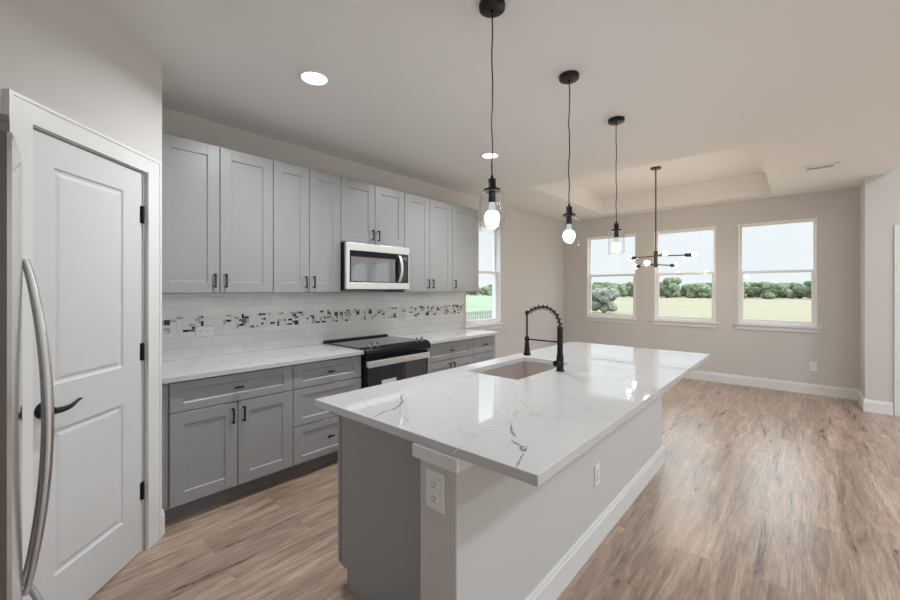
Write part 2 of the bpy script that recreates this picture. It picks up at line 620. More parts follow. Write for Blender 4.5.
bm = B()
plate(bm, (CX - 0.12, W + TH), (0, C), [(SW[0], SW[1], WZ0, WZ1)], 0.0, TH, 'xzy')
struct(obj('wall_left', bm, 'wall'), 'greige wall behind the gray cabinets', 'wall')
bm = B()
plate(bm, (YJ - TH, 0.0), (0, C), [(a, b, WZ0, WZ1) for a, b in WIN], W, W + TH, 'yzx')
struct(obj('wall_far', bm, 'wall'), 'greige dining wall with three windows', 'wall')
bm = B()
box(bm, XJ, YJ, 0, W - 0.001, YJ - TH, C)
struct(obj('wall_jog', bm, 'wall'), 'short return wall beside the dining windows', 'wall')
LW = [(-5.95, -5.25), (-6.9, -6.2), (-7.85, -7.15)]
bm = B()
plate(bm, (YB, YJ - TH), (0, CL), [(-4.99, -4.28, 0, 2.03)] + [(a, b, 0.5, 2.15) for a, b in LW], XJ, XJ + TH, 'yzx')
struct(obj('wall_right', bm, 'wall'), 'greige wall right of the dining area with a door casing', 'wall')
GW = [(0.2, 2.9), (3.5, 6.2)]
bm = B()
plate(bm, (XN - TH, XJ + TH), (0, CL), [(a, b, 0.15, 2.5) for a, b in GW], YB - TH, YB, 'xzy')
struct(obj('wall_back', bm, 'wall'), 'living room wall behind the viewer', 'wall')
bm = B()
box(bm, XN - TH, YB, 0, XN, -1.296, CL)
struct(obj('wall_near', bm, 'wall'), 'wall behind the refrigerator', 'wall')

# 45 degree pantry wall and its two returns
S = Vector((-math.sqrt(.5), -math.sqrt(.5), 0))
Nn = Vector((math.sqrt(.5), -math.sqrt(.5), 0))
MP = Matrix(((S.x, Nn.x, 0, CX), (S.y, Nn.y, 0, CY), (0, 0, 1, 0), (0, 0, 0, 1)))
SL = 0.90
DS0, DS1, DZ = 0.155, 0.778, 2.025
bm = B()
plate(bm, (0.0, SL), (0, C), [(DS0, DS1, 0, DZ)], -0.115, 0.0, 'xzy')
bm.transform(MP)
struct(obj('wall_pantry', bm, 'wall'), 'angled greige corner wall around the white pantry door', 'wall')
e2 = MP @ Vector((SL, 0, 0))
bm = B()
box(bm, CX - 0.115, CY + 0.09, 0, CX, 0.0, C)
box(bm, XN, e2.y + 0.1, 0, e2.x - 0.09, e2.y, C)
struct(obj('wall_pantry_return', bm, 'wall'), 'short pantry return walls', 'wall')

# baseboards
def bboard(bm, p0, p1, nrm, h=0.14, t=0.015):
    """baseboard with a stepped top along p0-p1, sticking out along nrm"""
    p0, p1, n = Vector((*p0, 0)), Vector((*p1, 0)), Vector((*nrm, 0))
    prof = [(0, 0), (t, 0), (t, h - 0.028), (t * 0.65, h - 0.018), (t * 0.65, h - 0.008), (t * 0.35, h), (0, h)]
    A = [bm.verts.new(p0 + n * a + Vector((0, 0, z))) for a, z in prof]
    Bv = [bm.verts.new(p1 + n * a + Vector((0, 0, z))) for a, z in prof]
    k = len(prof)
    for i in range(k):
        bm.faces.new((A[i], A[(i + 1) % k], Bv[(i + 1) % k], Bv[i]))
    bm.faces.new(A); bm.faces.new(list(reversed(Bv)))

bm = B(); bboard(bm, (W, -0.001), (W, YJ), (-1, 0))
struct(obj('baseboard_far', bm, 'white'))
bm = B(); bboard(bm, (W - 0.016, YJ), (XJ, YJ), (0, 1)); bboard(bm, (XJ, YJ + 0.015), (XJ, -4.19), (-1, 0))
struct(obj('baseboard_right', bm, 'white'))
bm = B(); bboard(bm, (4.1, 0), (W - 0.016, 0), (0, -1))
struct(obj('baseboard_left', bm, 'white'))
bm = B(); bboard(bm, (-0.001, 0.0), (0.036, 0.0), (0, 1)); bm.transform(MP)
struct(obj('baseboard_pantry', bm, 'white'))

# ------------------------------------------------------------------ windows
def make_window(name, label, a, b, z0, z1, zm, frame):
    """window in opening a..b (along the wall); frame(u, depth) -> world xy, depth grows outwards"""
    root = bpy.data.objects.new(name, None)
    COL.objects.link(root)
    p = frame((a + b) / 2, 0)
    root.location = (p[0], p[1], z0)
    struct(root, label, 'window')
    def bx(bm_, u0, d0, za, u1, d1, zb, bev=0.002):
        q0, q1 = frame(u0, d0), frame(u1, d1)
        box(bm_, q0[0], q0[1], za, q1[0], q1[1], zb, bev)
    def ring(bm_, u0, u1, za, zb, w, d0, d1, wb=None, wt=None):
        wb = wb or w; wt = wt or w
        bx(bm_, u0, d0, za, u0 + w, d1, zb); bx(bm_, u1 - w, d0, za, u1, d1, zb)
        bx(bm_, u0 + w, d0, za, u1 - w, d1, za + wb); bx(bm_, u0 + w, d0, zb - wt, u1 - w, d1, zb)
    g = 0.0008
    bm_ = B(); ring(bm_, a + g, b - g, z0 + 0.002, z1 - g, 0.018, 0.002, 0.15)
    obj('frame', bm_, 'vinyl', root)
    e = 0.019
    bm_ = B(); ring(bm_, a + e, b - e, zm - 0.012, z1 - e, 0.02, 0.085, 0.112, wb=0.034)
    us = obj('upper_sash', bm_, 'vinyl', root)
    bm_ = B(); bx(bm_, a + e + 0.02, 0.096, zm + 0.022, b - e - 0.02, 0.1, z1 - e - 0.02, 0)
    obj('glass', bm_, 'glass', us)
    bm_ = B(); ring(bm_, a + e, b - e, z0 + e + 0.002, zm + 0.018, 0.04, 0.05, 0.082, wb=0.045, wt=0.036)
    ls = obj('lower_sash', bm_, 'vinyl', root)
    bm_ = B(); bx(bm_, a + e + 0.04, 0.064, z0 + e + 0.047, b - e - 0.04, 0.068, zm - 0.018, 0)
    obj('glass', bm_, 'glass', ls)
    bm_ = B(); bx(bm_, a - 0.045, -0.045, z0 - 0.026, b + 0.045, -0.0005, z0, 0.004)
    obj('sill', bm_, 'white', root)
    # apron with mitred ends
    bm_ = B()
    za, zb = z0 - 0.082, z0 - 0.0265
    ends = [(a - 0.03, zb), (b + 0.03, zb), (b + 0.012, za), (a - 0.012, za)]
    F = [bm_.verts.new((*frame(u, -0.018), z)) for u, z in ends]
    K = [bm_.verts.new((*frame(u, -0.0005), z)) for u, z in ends]
    bm_.faces.new(F); bm_.faces.new(list(reversed(K)))
    for i in range(4):
        bm_.faces.new((F[i], F[(i + 1) % 4], K[(i + 1) % 4], K[i]))
    obj('apron', bm_, 'white', root)
    return root

for i, (a, b) in enumerate(WIN):
    lab = ['dining window nearest the left wall corner, behind the pendants',
           'middle dining window behind the chandelier',
           'right dining window with a clear view of the field'][i]
    make_window('window_%d' % (i + 1), lab, a, b, WZ0, WZ1, WMID, lambda u, d: (W + d, u))
make_window('window_4', 'window in the left wall just past the gray wall cabinets', SW[0], SW[1], WZ0, WZ1, WMID, lambda u, d: (u, d))
# living room glazing (outside the photograph, it lights the room)
for i, (a, b) in enumerate(LW):
    make_window('window_%d' % (i + 5), None, a, b, 0.5, 2.15, 1.35, lambda u, d: (XJ + d, u))
for i, (a, b) in enumerate(GW):
    root = struct(obj('window_%d' % (i + 8), (lambda q: (plate(q, (a + .001, b - .001), (.152, 2.498), [(a + .06, (a + b) / 2 - .04, .21, 2.44), ((a + b) / 2 + .04, b - .06, .21, 2.44)], YB - .1, YB - .05, 'xzy'), q)[1])(B()), 'vinyl', loc=((a + b) / 2, YB, 0.15)))
    q = B(); box(q, a + .061, YB - .077, .211, (a + b) / 2 - .041, YB - .073, 2.439); box(q, (a + b) / 2 + .041, YB - .077, .211, b - .061, YB - .073, 2.439)
    obj('glass', q, 'glass', root)

# ------------------------------------------------------------------ doors and casings
def panel_face(bm, s0, s1, z0, z1, panels, d0, d1):
    """door slab with recessed moulded panels on the room side (d1)"""
    U = [s0] + sorted({p[i] for p in panels for i in (0, 1)}) + [s1]
    plate(bm, (s0, s1), (z0, z1), panels, d0, d1, 'xzy')
    for (a, b, c, e) in panels:
        steps = [(0.0, d1), (0.006, d1 - 0.007), (0.016, d1 - 0.009), (0.03, d1 - 0.004), (0.036, d1 - 0.0035)]
        rings = []
        for o, d in steps:
            rings.append([bm.verts.new(q) for q in ((a + o, d, c + o), (b - o, d, c + o), (b - o, d, e - o), (a + o, d, e - o))])
        for A_, B_ in zip(rings[:-1], rings[1:]):
            for k in range(4):
                bm.faces.new((A_[k], A_[(k + 1) % 4], B_[(k + 1) % 4], B_[k]))
        bm.faces.new(rings[-1])
        q = [bm.verts.new(p) for p in ((a, d0 + 0.004, c), (b, d0 + 0.004, c), (b, d0 + 0.004, e), (a, d0 + 0.004, e))]
        bm.faces.new(q)

door = bpy.data.objects.new('door_1', None); COL.objects.link(door)
door.location = MP @ Vector((0.466, 0, 0))
struct(door, 'white two-panel pantry door with a black lever in the angled wall', 'door')
bm = B()
panel_face(bm, DS0 + 0.012, DS1 - 0.01, 0.012, DZ - 0.008, [(0.296, 0.671, 0.232, 0.828), (0.296, 0.671, 1.012, 1.896)], -0.035, 0.0)
bm.transform(MP)
obj('slab', bm, 'door', door)
for z in (1.798, 1.07, 0.33):
    bm = B()
    box(bm, DS0 - 0.001, -0.004, z - 0.045, DS0 + 0.024, 0.003, z + 0.045)
    cyl(bm, (DS0 + 0.010, 0.006, z - 0.046), (DS0 + 0.010, 0.006, z + 0.046), 0.0065, n=12)
    bm.transform(MP)
    obj('hinge', bm, 'black', door)
bm = B()
cyl(bm, (0.722, 0.0005, 0.925), (0.722, 0.012, 0.925), 0.033, 0.028, n=28)
cyl(bm, (0.722, 0.012, 0.925), (0.722, 0.042, 0.925), 0.013, n=16)
tube(bm, smoothpath([(0.728, 0.046, 0.922), (0.69, 0.05, 0.919), (0.655, 0.05, 0.921), (0.63, 0.048, 0.930), (0.608, 0.046, 0.937), (0.592, 0.044, 0.937)], 5), 0.01, 10,
     radii=[0.0135 - 0.0100 * (i / 25) for i in range(26)])
bm.transform(MP)
obj('lever_handle', bm, 'black', door)

def casing_piece(bm, s0, s1, z0, z1, d=0.018):
    box(bm, s0, 0.0005, z0, s1, d, z1, 0.004)
bm = B()
plate(bm, (0.037, DS1 + 0.090), (0.0, 2.118), [(0.140, DS1, 0.0, DZ + 0.004)], 0.0005, 0.018, 'xzy')
# raised outer backband
plate(bm, (0.037, DS1 + 0.090), (0.0, 2.118), [(0.050, DS1 + 0.077, 0.0, 2.105)], 0.018, 0.0215, 'xzy')
# jamb
box(bm, 0.1405, -0.115, 0.0, DS0 - 0.0005, 0.0, DZ + 0.003)
box(bm, DS1 - 0.009, -0.115, 0.0, DS1 - 0.0005, 0.0, DZ - 0.006)
bm.transform(MP)
struct(obj('trim_1', bm, 'white'), 'white casing around the pantry door', 'trim')

bm = B()
def cas2(y0, y1, z0, z1):
    box(bm, XJ - 0.02, y0, z0, XJ - 0.0005, y1, z1, 0.003)
cas2(-4.196, -4.279, 0, 2.12); cas2(-4.991, -5.074, 0, 2.12); cas2(-4.2795, -4.9905, 2.031, 2.12)
struct(obj('trim_2', bm, 'white'), 'white door casing at the far right edge', 'trim')
bm = B(); box(bm, XJ + 0.03, -4.985, 0.01, XJ + 0.07, -4.285, 2.025, 0.002)
struct(obj('door_2', bm, 'door'))

# ------------------------------------------------------------------ cabinets
def shaker(bm, x0, x1, z0, z1, yf, rail, stile, t=0.02, sgn=-1):
    """shaker front; outer face at yf, sgn -1 faces -Y"""
    yb = yf - sgn * t
    bv = 0.0015
    box(bm, x0, yf, z0, x0 + stile, yb, z1, bv)
    box(bm, x1 - stile, yf, z0, x1, yb, z1, bv)
    box(bm, x0 + stile - 0.001, yf, z0, x1 - stile + 0.001, yb, z0 + rail, bv)
    box(bm, x0 + stile - 0.001, yf, z1 - rail, x1 - stile + 0.001, yb, z1, bv)
    # small moulding slope, then the flat panel
    d = 0.008
    a, b, c, e = x0 + stile, x1 - stile, z0 + rail, z1 - rail
    R1 = [bm.verts.new(q) for q in ((a, yf - sgn * 0.003, c), (b, yf - sgn * 0.003, c), (b, yf - sgn * 0.003, e), (a, yf - sgn * 0.003, e))]
    o = 0.006
    R2 = [bm.verts.new(q) for q in ((a + o, yf - sgn * d, c + o), (b - o, yf - sgn * d, c + o), (b - o, yf - sgn * d, e - o), (a + o, yf - sgn * d, e - o))]
    for k in range(4):
        bm.faces.new((R1[k], R1[(k + 1) % 4], R2[(k + 1) % 4], R2[k]))
    bm.faces.new(R2)
    box(bm, a, yf - sgn * (d + 0.002), c, b, yb, e)

def pull_v(parent, x, zc, yf, L=0.098, sgn=-1):
    bm = B()
    y1 = yf + sgn * 0.032
    box(bm, x - 0.005, y1, zc - L / 2, x + 0.005, y1 - sgn * 0.010, zc + L / 2, 0.0015)
    for z in (zc - L / 2 + 0.006, zc + L / 2 - 0.006):
        box(bm, x - 0.0045, yf + sgn * 0.0002, z - 0.005, x + 0.0045, y1 - sgn * 0.009, z + 0.005)
    obj('handle', bm, 'black', parent)

def pull_h(parent, xc, z, yf, L=0.056, sgn=-1):
    bm = B()
    y1 = yf + sgn * 0.030
    box(bm, xc - L / 2, y1, z - 0.006, xc + L / 2, y1 - sgn * 0.011, z + 0.006, 0.0015)
    box(bm, xc - 0.006, yf + sgn * 0.0002, z - 0.005, xc + 0.006, y1 - sgn * 0.010, z + 0.005)
    obj('handle', bm, 'black', parent)

UY = -0.322
GAP = 0.0027
def upper(label, x0, x1, z0, z1, doors, handles):
    r = thing('wall_cabinet', label, 'cabinet', ((x0 + x1) / 2, -0.16, z0 - 0.006), 'gray wall cabinets')
    bm = B(); box(bm, x0 + 0.0008, UY + 0.0205, z0 - 0.006, x1 - 0.0008, -0.011, z1 + 0.010, 0.001)
    obj('body', bm, 'cab', r)
    n = len(doors)
    for (a, b), h in zip(doors, handles):
        bm = B(); shaker(bm, a + GAP, b - GAP, z0, z1, UY, 0.076, 0.075)
        d = obj('door', bm, 'cab', r)
        hx = b - 0.036 if h == 'r' else a + 0.036
        pull_v(d, hx, z0 + 0.036 + 0.049, UY)
    return r
I = 0.0254
U0 = 0.6717
ZB, ZU = 1.379, 2.410
xA = U0 + 30 * I; xB = xA + 24 * I; xC = xB + 30 * I; xD = xC + 30 * I; xE = 4.085
upper('widest gray wall cabinet, leftmost of the row beside the pantry wall', U0, xA, ZB, ZU, [(U0, U0 + 15 * I), (U0 + 15 * I, xA)], 'rl')
upper('narrow two-door gray wall cabinet just left of the microwave', xA, xB, ZB, ZU, [(xA, xA + 12 * I), (xA + 12 * I, xB)], 'rl')
upper('short gray wall cabinet directly above the microwave', xB, xC, 1.836, ZU, [(xB, xB + 15 * I), (xB + 15 * I, xC)], 'rl')
upper('two-door gray wall cabinet just right of the microwave', xC, xD, ZB, ZU, [(xC, xC + 15 * I), (xC + 15 * I, xD)], 'rl')
upper('single-door gray wall cabinet at the window end of the row', xD, xE, ZB, ZU, [(xD, xE - 0.004)], 'l')

BY = -0.632
CT = ZT - 0.034      # underside of the worktop
Dz = [(0.113, 0.663), (0.670, 0.847)]
def base(label, x0, x1, fronts, filler=0.0, end=False):
    r = thing('base_cabinet', label, 'cabinet', ((x0 + x1) / 2, -0.3, 0), 'gray base cabinets')
    bm = B(); box(bm, x0 + 0.0008, BY + 0.0205, 0.105, x1 - 0.0008, -0.011, CT - 0.0005, 0.001)
    obj('body', bm, 'cab', r)
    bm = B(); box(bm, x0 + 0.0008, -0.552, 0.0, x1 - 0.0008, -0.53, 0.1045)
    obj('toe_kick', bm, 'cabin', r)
    if filler:
        bm = B(); box(bm, x0 + 0.001, BY + 0.012, 0.105, x0 + filler - 0.002, BY + 0.0204, CT - 0.001)
        obj('filler', bm, 'cab', r)
    for kind, a, b, z0, z1, h in fronts:
        bm = B()
        if kind == 'door':
            shaker(bm, a + GAP, b - GAP, z0, z1, BY, 0.073, 0.074)
            d = obj('door', bm, 'cab', r)
            pull_v(d, b - 0.034 if h == 'r' else a + 0.034, z1 - 0.033 - 0.049, BY)
        else:
            shaker(bm, a + GAP, b - GAP, z0, z1, BY, 0.05, 0.07)
            d = obj('drawer', bm, 'cab', r)
            pull_h(d, (a + b) / 2, (z0 + z1) / 2 + 0.004, BY)
    return r
X0 = 0.674; X1 = X0 + 30 * I; X2 = X1 + 24 * I - 0.006; R0 = X2 + 0.004; R1 = R0 + 0.757; X3 = R1 + 0.004; X4 = 3.569; X5 = 4.004
base('gray base cabinet with one wide drawer over two doors beside the pantry', CX + 0.001, X1,
     [('drawer', X0, X1, *Dz[1], 0), ('door', X0, X0 + 15 * I, *Dz[0], 'r'), ('door', X0 + 15 * I, X1, *Dz[0], 'l')], filler=X0 - CX)
base('gray three-drawer base cabinet left of the range', X1, X2,
     [('drawer', X1, X2, *Dz[1], 0), ('drawer', X1, X2, 0.394, 0.663, 0), ('drawer', X1, X2, 0.113, 0.388, 0)])
base('gray base cabinet right of the range, one drawer over two doors', X3, X4,
     [('drawer', X3, X4, *Dz[1], 0), ('door', X3, (X3 + X4) / 2, *Dz[0], 'r'), ('door', (X3 + X4) / 2, X4, *Dz[0], 'l')])
base('narrow gray drawer cabinet at the window end of the counter', X4, X5,
     [('drawer', X4, X5, *Dz[1], 0), ('drawer', X4, X5, 0.394, 0.663, 0), ('drawer', X4, X5, 0.113, 0.388, 0)])

# px -> worktop plane, for the veins that run through the stone
def px(x, y, z=ZT):
    ca, sa = math.cos(.7205), math.sin(.7205)
    r, v = (x - 450) / 399.6, (289.71 - y) / 399.6
    t = (z - 1.3997) / v
    return ((ca + r * sa) * t, -3.4147 + (sa - r * ca) * t)

def vein(bm, pts, w, mi, seed, z=ZT):
    rng = random.Random(seed)
    P = smoothpath([(p[0], p[1], 0) for p in pts], 8)
    P = [p + Vector((rng.gauss(0, .0011), rng.gauss(0, .0011), 0)) for p in P]
    L_, R_ = [], []
    n = len(P)
    for i, p in enumerate(P):
        t = (P[min(i + 1, n - 1)] - P[max(i - 1, 0)]).normalized()
        nrm = Vector((-t.y, t.x, 0))
        ww = w * (0.25 + 0.75 * math.sin(PI * (i + 0.3) / n)) * rng.uniform(0.35, 1.25)
        L_.append(bm.verts.new((p.x + nrm.x * ww, p.y + nrm.y * ww, z + 0.00025)))
        R_.append(bm.verts.new((p.x - nrm.x * ww, p.y - nrm.y * ww, z + 0.00025)))
    for i in range(n - 1):
        f = bm.faces.new((L_[i], R_[i], R_[i + 1], L_[i + 1]))
        f.material_index = mi

QM = ['quartz', 'vein', 'vein_l']
# wall worktops
bm = B(); box(bm, CX + 0.001, -0.662, CT, X2 + 0.003, -0.011, ZT, 0.003, 2)
for pts, w, mi, sd in (
        ([(177, 371), (183, 366), (191, 364), (196, 361), (205, 362)], 0.006, 2, 1), ([(186, 372), (192, 366), (198, 369), (205, 366)], 0.004, 2, 2),
        ([(285, 353), (292, 350), (300, 347), (310, 344)], 0.004, 2, 3)):
    vein(bm, [px(*p) for p in pts], w, mi, sd)
o = obj('countertop', bm, QM, loc=(1.3, -0.33, CT)); tag(o, 'white quartz countertop on the base cabinets left of the range', 'countertop')
bm = B(); box(bm, X3 - 0.003, -0.662, CT, X5 + 0.042, -0.011, ZT, 0.003, 2)
o = obj('countertop', bm, QM, loc=(3.4, -0.33, CT)); tag(o, 'white quartz countertop right of the range, running to the window', 'countertop')

# ------------------------------------------------------------------ backsplash
bs = thing('tile_backsplash', 'white subway tile backsplash with a black and gray mosaic band', 'backsplash', (2.4, -0.005, ZT))
bm = B()
TX = 4.155
for za, zb in ((ZT + 0.0005, 1.0855), (1.2035, 1.3725)):
    box(bm, CX + 0.001, -0.0100, za, TX, -0.0005, zb)
obj('tile_field', bm, 'tile', bs)
bm = B()
box(bm, CX + 0.001, -0.008, 1.086, TX, -0.0005, 1.203, mi=0)
rng = random.Random(11)
cs = 0.0195
nc, nr = int((TX - CX) / cs), 6
used = [[False] * nr for _ in range(nc)]
for i in range(nc):
    for j in range(nr):
        if used[i][j]:
            continue
        w = h = 1
        k = rng.random()
        if k < 0.14 and i + 1 < nc and j + 1 < nr and not (used[i + 1][j] or used[i][j + 1] or used[i + 1][j + 1]):
            w = h = 2
        elif k < 0.34 and i + 1 < nc and not used[i + 1][j]:
            w = 2
        elif k < 0.50 and j + 1 < nr and not used[i][j + 1]:
            h = 2
        for p in range(w):
            for q in range(h):
                used[i + p][j + q] = True
        c = rng.choices([1, 2, 3, 4], weights=[0.115, 0.05, 0.14, 0.695])[0]
        x = CX + 0.003 + i * cs; z = 1.0865 + j * cs * 0.995
        box(bm, x + 0.0012, -0.0104, z + 0.0012, x + w * cs - 0.0012, -0.0079, z + h * cs * 0.995 - 0.0012, mi=c)
obj('mosaic_band', bm, ['grout', 'tile_blk', 'tile_dgr', 'tile_gry', 'tile_wht'], bs)

# ------------------------------------------------------------------ outlets
def outlet(label, MX, horiz=False, name='wall_outlet', toggles=False, group='white outlet plates'):
    """built in local x,z facing -y, then placed by MX"""
    loc = MX @ Vector((0, 0, 0))
    r = thing(name, label, 'outlet', loc, group)
    R = Matrix.Rotation(PI / 2, 4, 'Y') if horiz else Matrix.Identity(4)
    bm = B(); box(bm, -0.036, -0.0065, -0.058, 0.036, -0.0003, 0.058, 0.002); bm.transform(MX @ R)
    obj('cover_plate', bm, 'plastic', r)
    for s in (-1, 1):
        bm = B()
        z = s * 0.021
        cyl(bm, (0, -0.0066, z), (0, -0.0105, z), 0.0165, n=20)
        bm.transform(MX @ R)
        f = obj('socket', bm, 'plastic', r)
        bm = B()
        for dx in (-0.006, 0.006):
            box(bm, dx - 0.0012, -0.0110, z - 0.001, dx + 0.0012, -0.01055, z + 0.007)
        cyl(bm, (0, -0.0110, z - 0.008), (0, -0.01055, z - 0.008), 0.0025, n=10)
        bm.transform(MX @ R)
        obj('slot', bm, 'slot', f)
    return r
T = Matrix.Translation
outlet('white outlet in the backsplash nearest the pantry', T((1.049, -0.0105, 1.086)), True)
outlet('white outlet in the backsplash just left of the range', T((1.866, -0.0105, 1.092)), True)
outlet('white outlet in the backsplash right of the range', T((3.158, -0.0105, 1.094)), True)
outlet('white outlet low on the dining wall under the right window', T((W - 0.0003, -3.541, 0.374)) @ Matrix.Rotation(-PI / 2, 4, 'Z'))
outlet('white outlet on the near end of the island wall under the counter', T((0.9927, -2.478, 0.715)) @ Matrix.Rotation(-PI / 2, 4, 'Z') @ Matrix.Diagonal((1.18, 1, 1.12, 1)))
outlet('thin white outlet plate on the long white side of the island', T((2.184, -2.5703, 0.385)))

# ------------------------------------------------------------------ microwave
mx0, mx1, my, mz0, mz1 = xB + 0.003, xC - 0.003, -0.402, 1.398, 1.824
mw = thing('microwave', 'stainless over-range microwave with black glass door', 'microwave', ((mx0 + mx1) / 2, -0.2, mz0))
bm = B(); box(bm, mx0, my + 0.03, mz0, mx1, -0.011, mz1, 0.002)
obj('body', bm, 'blackenamel', mw)
bm = B()
gx0, gx1, gz0, gz1 = mx0 + 0.036, mx1 - 0.012, mz0 + 0.068, mz1 - 0.070
plate(bm, (mx0, mx1), (mz0 + 0.006, mz1), [(gx0, gx1, gz0, gz1)], my, my + 0.029, 'xzy'); bevel_sharp(bm, 0.003)
obj('door_frame', bm, 'steel_l', mw)
bm = B(); box(bm, gx0 + 0.016, my + 0.006, gz0 + 0.010, mx0 + 0.570, my + 0.028, gz1 - 0.055)
dg = obj('door_glass', bm, 'microglass', mw)
bm = B(); plate(bm, (gx0 + 0.0005, mx0 + 0.592), (gz0 + 0.0005, gz1 - 0.0005), [(gx0 + 0.0155, mx0 + 0.5705, gz0 + 0.0095, gz1 - 0.0545)], my + 0.004, my + 0.028, 'xzy')
obj('glass_border', bm, 'blackenamel', mw)
bm = B(); box(bm, mx0 + 0.593, my + 0.004, gz0 + 0.0005, gx1 - 0.0005, my + 0.028, gz1 - 0.0005)
cp = obj('control_panel', bm, 'blackglass', mw)
for r_ in range(5):
    for c_ in range(3):
        bm = B(); box(bm, mx0 + 0.663 + c_ * 0.024, my + 0.0032, gz0 + 0.03 + r_ * 0.036, mx0 + 0.675 + c_ * 0.024, my + 0.0039, gz0 + 0.036 + r_ * 0.036)
        obj('button', bm, 'tile_dgr', cp)
bm = B(); box(bm, mx0 + 0.66, my + 0.0032, gz1 - 0.055, mx0 + 0.728, my + 0.0039, gz1 - 0.025)
obj('display', bm, 'tile_dgr', cp)
bm = B()
hx = mx0 + 0.622
path = [(hx, my + 0.003 - 0.045 * math.sin(PI * (i / 16)) ** 0.7, gz0 + 0.012 + (gz1 - gz0 - 0.024) * i / 16) for i in range(17)]
for A_, B_ in zip(path[:-1], path[1:]):
    y0a, y0b = A_[1], B_[1]
    v = [bm.verts.new(q) for q in ((hx - .014, y0a, A_[2]), (hx + .014, y0a, A_[2]), (hx + .014, y0b, B_[2]), (hx - .014, y0b, B_[2]),
                                   (hx - .014, y0a + .009, A_[2]), (hx + .014, y0a + .009, A_[2]), (hx + .014, y0b + .009, B_[2]), (hx - .014, y0b + .009, B_[2]))]
    for f in ((0, 1, 2, 3), (7, 6, 5, 4), (0, 3, 7, 4), (1, 5, 6, 2), (0, 4, 5, 1), (3, 2, 6, 7)):
        bm.faces.new([v[i] for i in f])
obj('handle', bm, 'steel_l', mw)
bm = B()
for i in range(2):
    box(bm, mx0 + 0.06 + i * 0.36, -0.30, mz0 - 0.006, mx0 + 0.36 + i * 0.34, -0.12, mz0 - 0.0004, 0.001)
obj('vent_filter', bm, 'fridge_cap', mw)

# ------------------------------------------------------------------ range
rg = thing('range', 'black slide-in electric range with stainless door handle', 'range', ((R0 + R1) / 2, -0.33, 0))
bm = B(); box(bm, R0, -0.635, 0.02, R1, -0.012, 0.874, 0.002)
obj('body', bm, 'blackenamel', rg)
bm = B(); box(bm, R0 - 0.0035 + 0.004, -0.60, 0.8745, R1 - 0.0005, -0.075, 0.905, 0.003)
ck = obj('cooktop', bm, 'blackglass', rg)
for cx_, cy_, rr in ((R0 + .2, -.45, .10), (R0 + .56, -.45, .085), (R0 + .2, -.2, .075), (R0 + .56, -.2, .10)):
    for r_ in (rr, rr * 0.62):
        bm = B()
        n = 48
        a_ = [bm.verts.new((cx_ + r_ * math.cos(2 * PI * i / n), cy_ + r_ * math.sin(2 * PI * i / n), 0.9053)) for i in range(n)]
        b_ = [bm.verts.new((cx_ + (r_ - .0022) * math.cos(2 * PI * i / n), cy_ + (r_ - .0022) * math.sin(2 * PI * i / n), 0.9053)) for i in range(n)]
        for i in range(n):
            bm.faces.new((a_[i], a_[(i + 1) % n], b_[(i + 1) % n], b_[i]))
        obj('burner_ring', bm, 'tile_dgr', ck)
bm = B(); box(bm, R0 + 0.004, -0.0745, 0.8745, R1 - 0.001, -0.0125, 0.920, 0.012, 3)
obj('rear_vent', bm, 'blackenamel', rg)
# sloped, rounded control front
bm = B()
prof = [(-0.600, 0.908), (-0.630, 0.910), (-0.672, 0.903), (-0.696, 0.885), (-0.704, 0.860), (-0.702, 0.838), (-0.690, 0.826), (-0.636, 0.824), (-0.636, 0.8745), (-0.600, 0.8745)]
A_ = [bm.verts.new((R0 - 0.002, y, z)) for y, z in prof]; B_ = [bm.verts.new((R1 + 0.002, y, z)) for y, z in prof]
k = len(prof)
for i in range(k):
    bm.faces.new((A_[i], A_[(i + 1) % k], B_[(i + 1) % k], B_[i])).smooth = i in range(1, 6)
bm.faces.new(A_); bm.faces.new(list(reversed(B_)))
pf = obj('control_front', bm, 'blackenamel', rg)
for xk in (0.075, 0.145, 0.612, 0.682):
    bm = B()
    p = Vector((R0 + xk, -0.650, 0.9075)); n_ = Vector((0, -0.25, 0.97)).normalized()
    cyl(bm, p, p + n_ * 0.008, 0.021, n=24); cyl(bm, p + n_ * 0.008, p + n_ * 0.030, 0.018, 0.0155, n=24)
    obj('knob', bm, 'chrome', pf)
bm = B(); box(bm, R0 + 0.004, -0.672, 0.20, R1 - 0.004, -0.6355, 0.815, 0.003)
dr = obj('oven_door', bm, 'blackenamel', rg)
bm = B(); box(bm, R0 + 0.03, -0.6745, 0.27, R1 - 0.03, -0.6722, 0.735, 0.001)
obj('oven_window', bm, 'ovenglass', dr)
bm = B()
box(bm, R0 + 0.003, -0.716, 0.745, R1 - 0.022, -0.698, 0.798, 0.004, 2)
for x in (R0 + 0.012, R1 - 0.068):
    box(bm, x, -0.699, 0.752, x + 0.04, -0.6722, 0.792, 0.003)
obj('oven_handle', bm, 'steel_l', dr)
bm = B(); box(bm, 2.222, -0.6758, 0.50, 2.388, -0.6747, 0.612)
obj('paper_label', bm, 'paper', dr)
bm = B(); box(bm, R0 + 0.004, -0.668, 0.045, R1 - 0.004, -0.6355, 0.193, 0.003)
obj('storage_drawer', bm, 'steel', rg)
for x in (R0 + 0.04, R1 - 0.06):
    for y in (-0.6, -0.06):
        bm = B()
        cyl(bm, (x + .01, y, 0), (x + .01, y, 0.0198), 0.016, n=12)
        obj('foot', bm, 'black', rg)

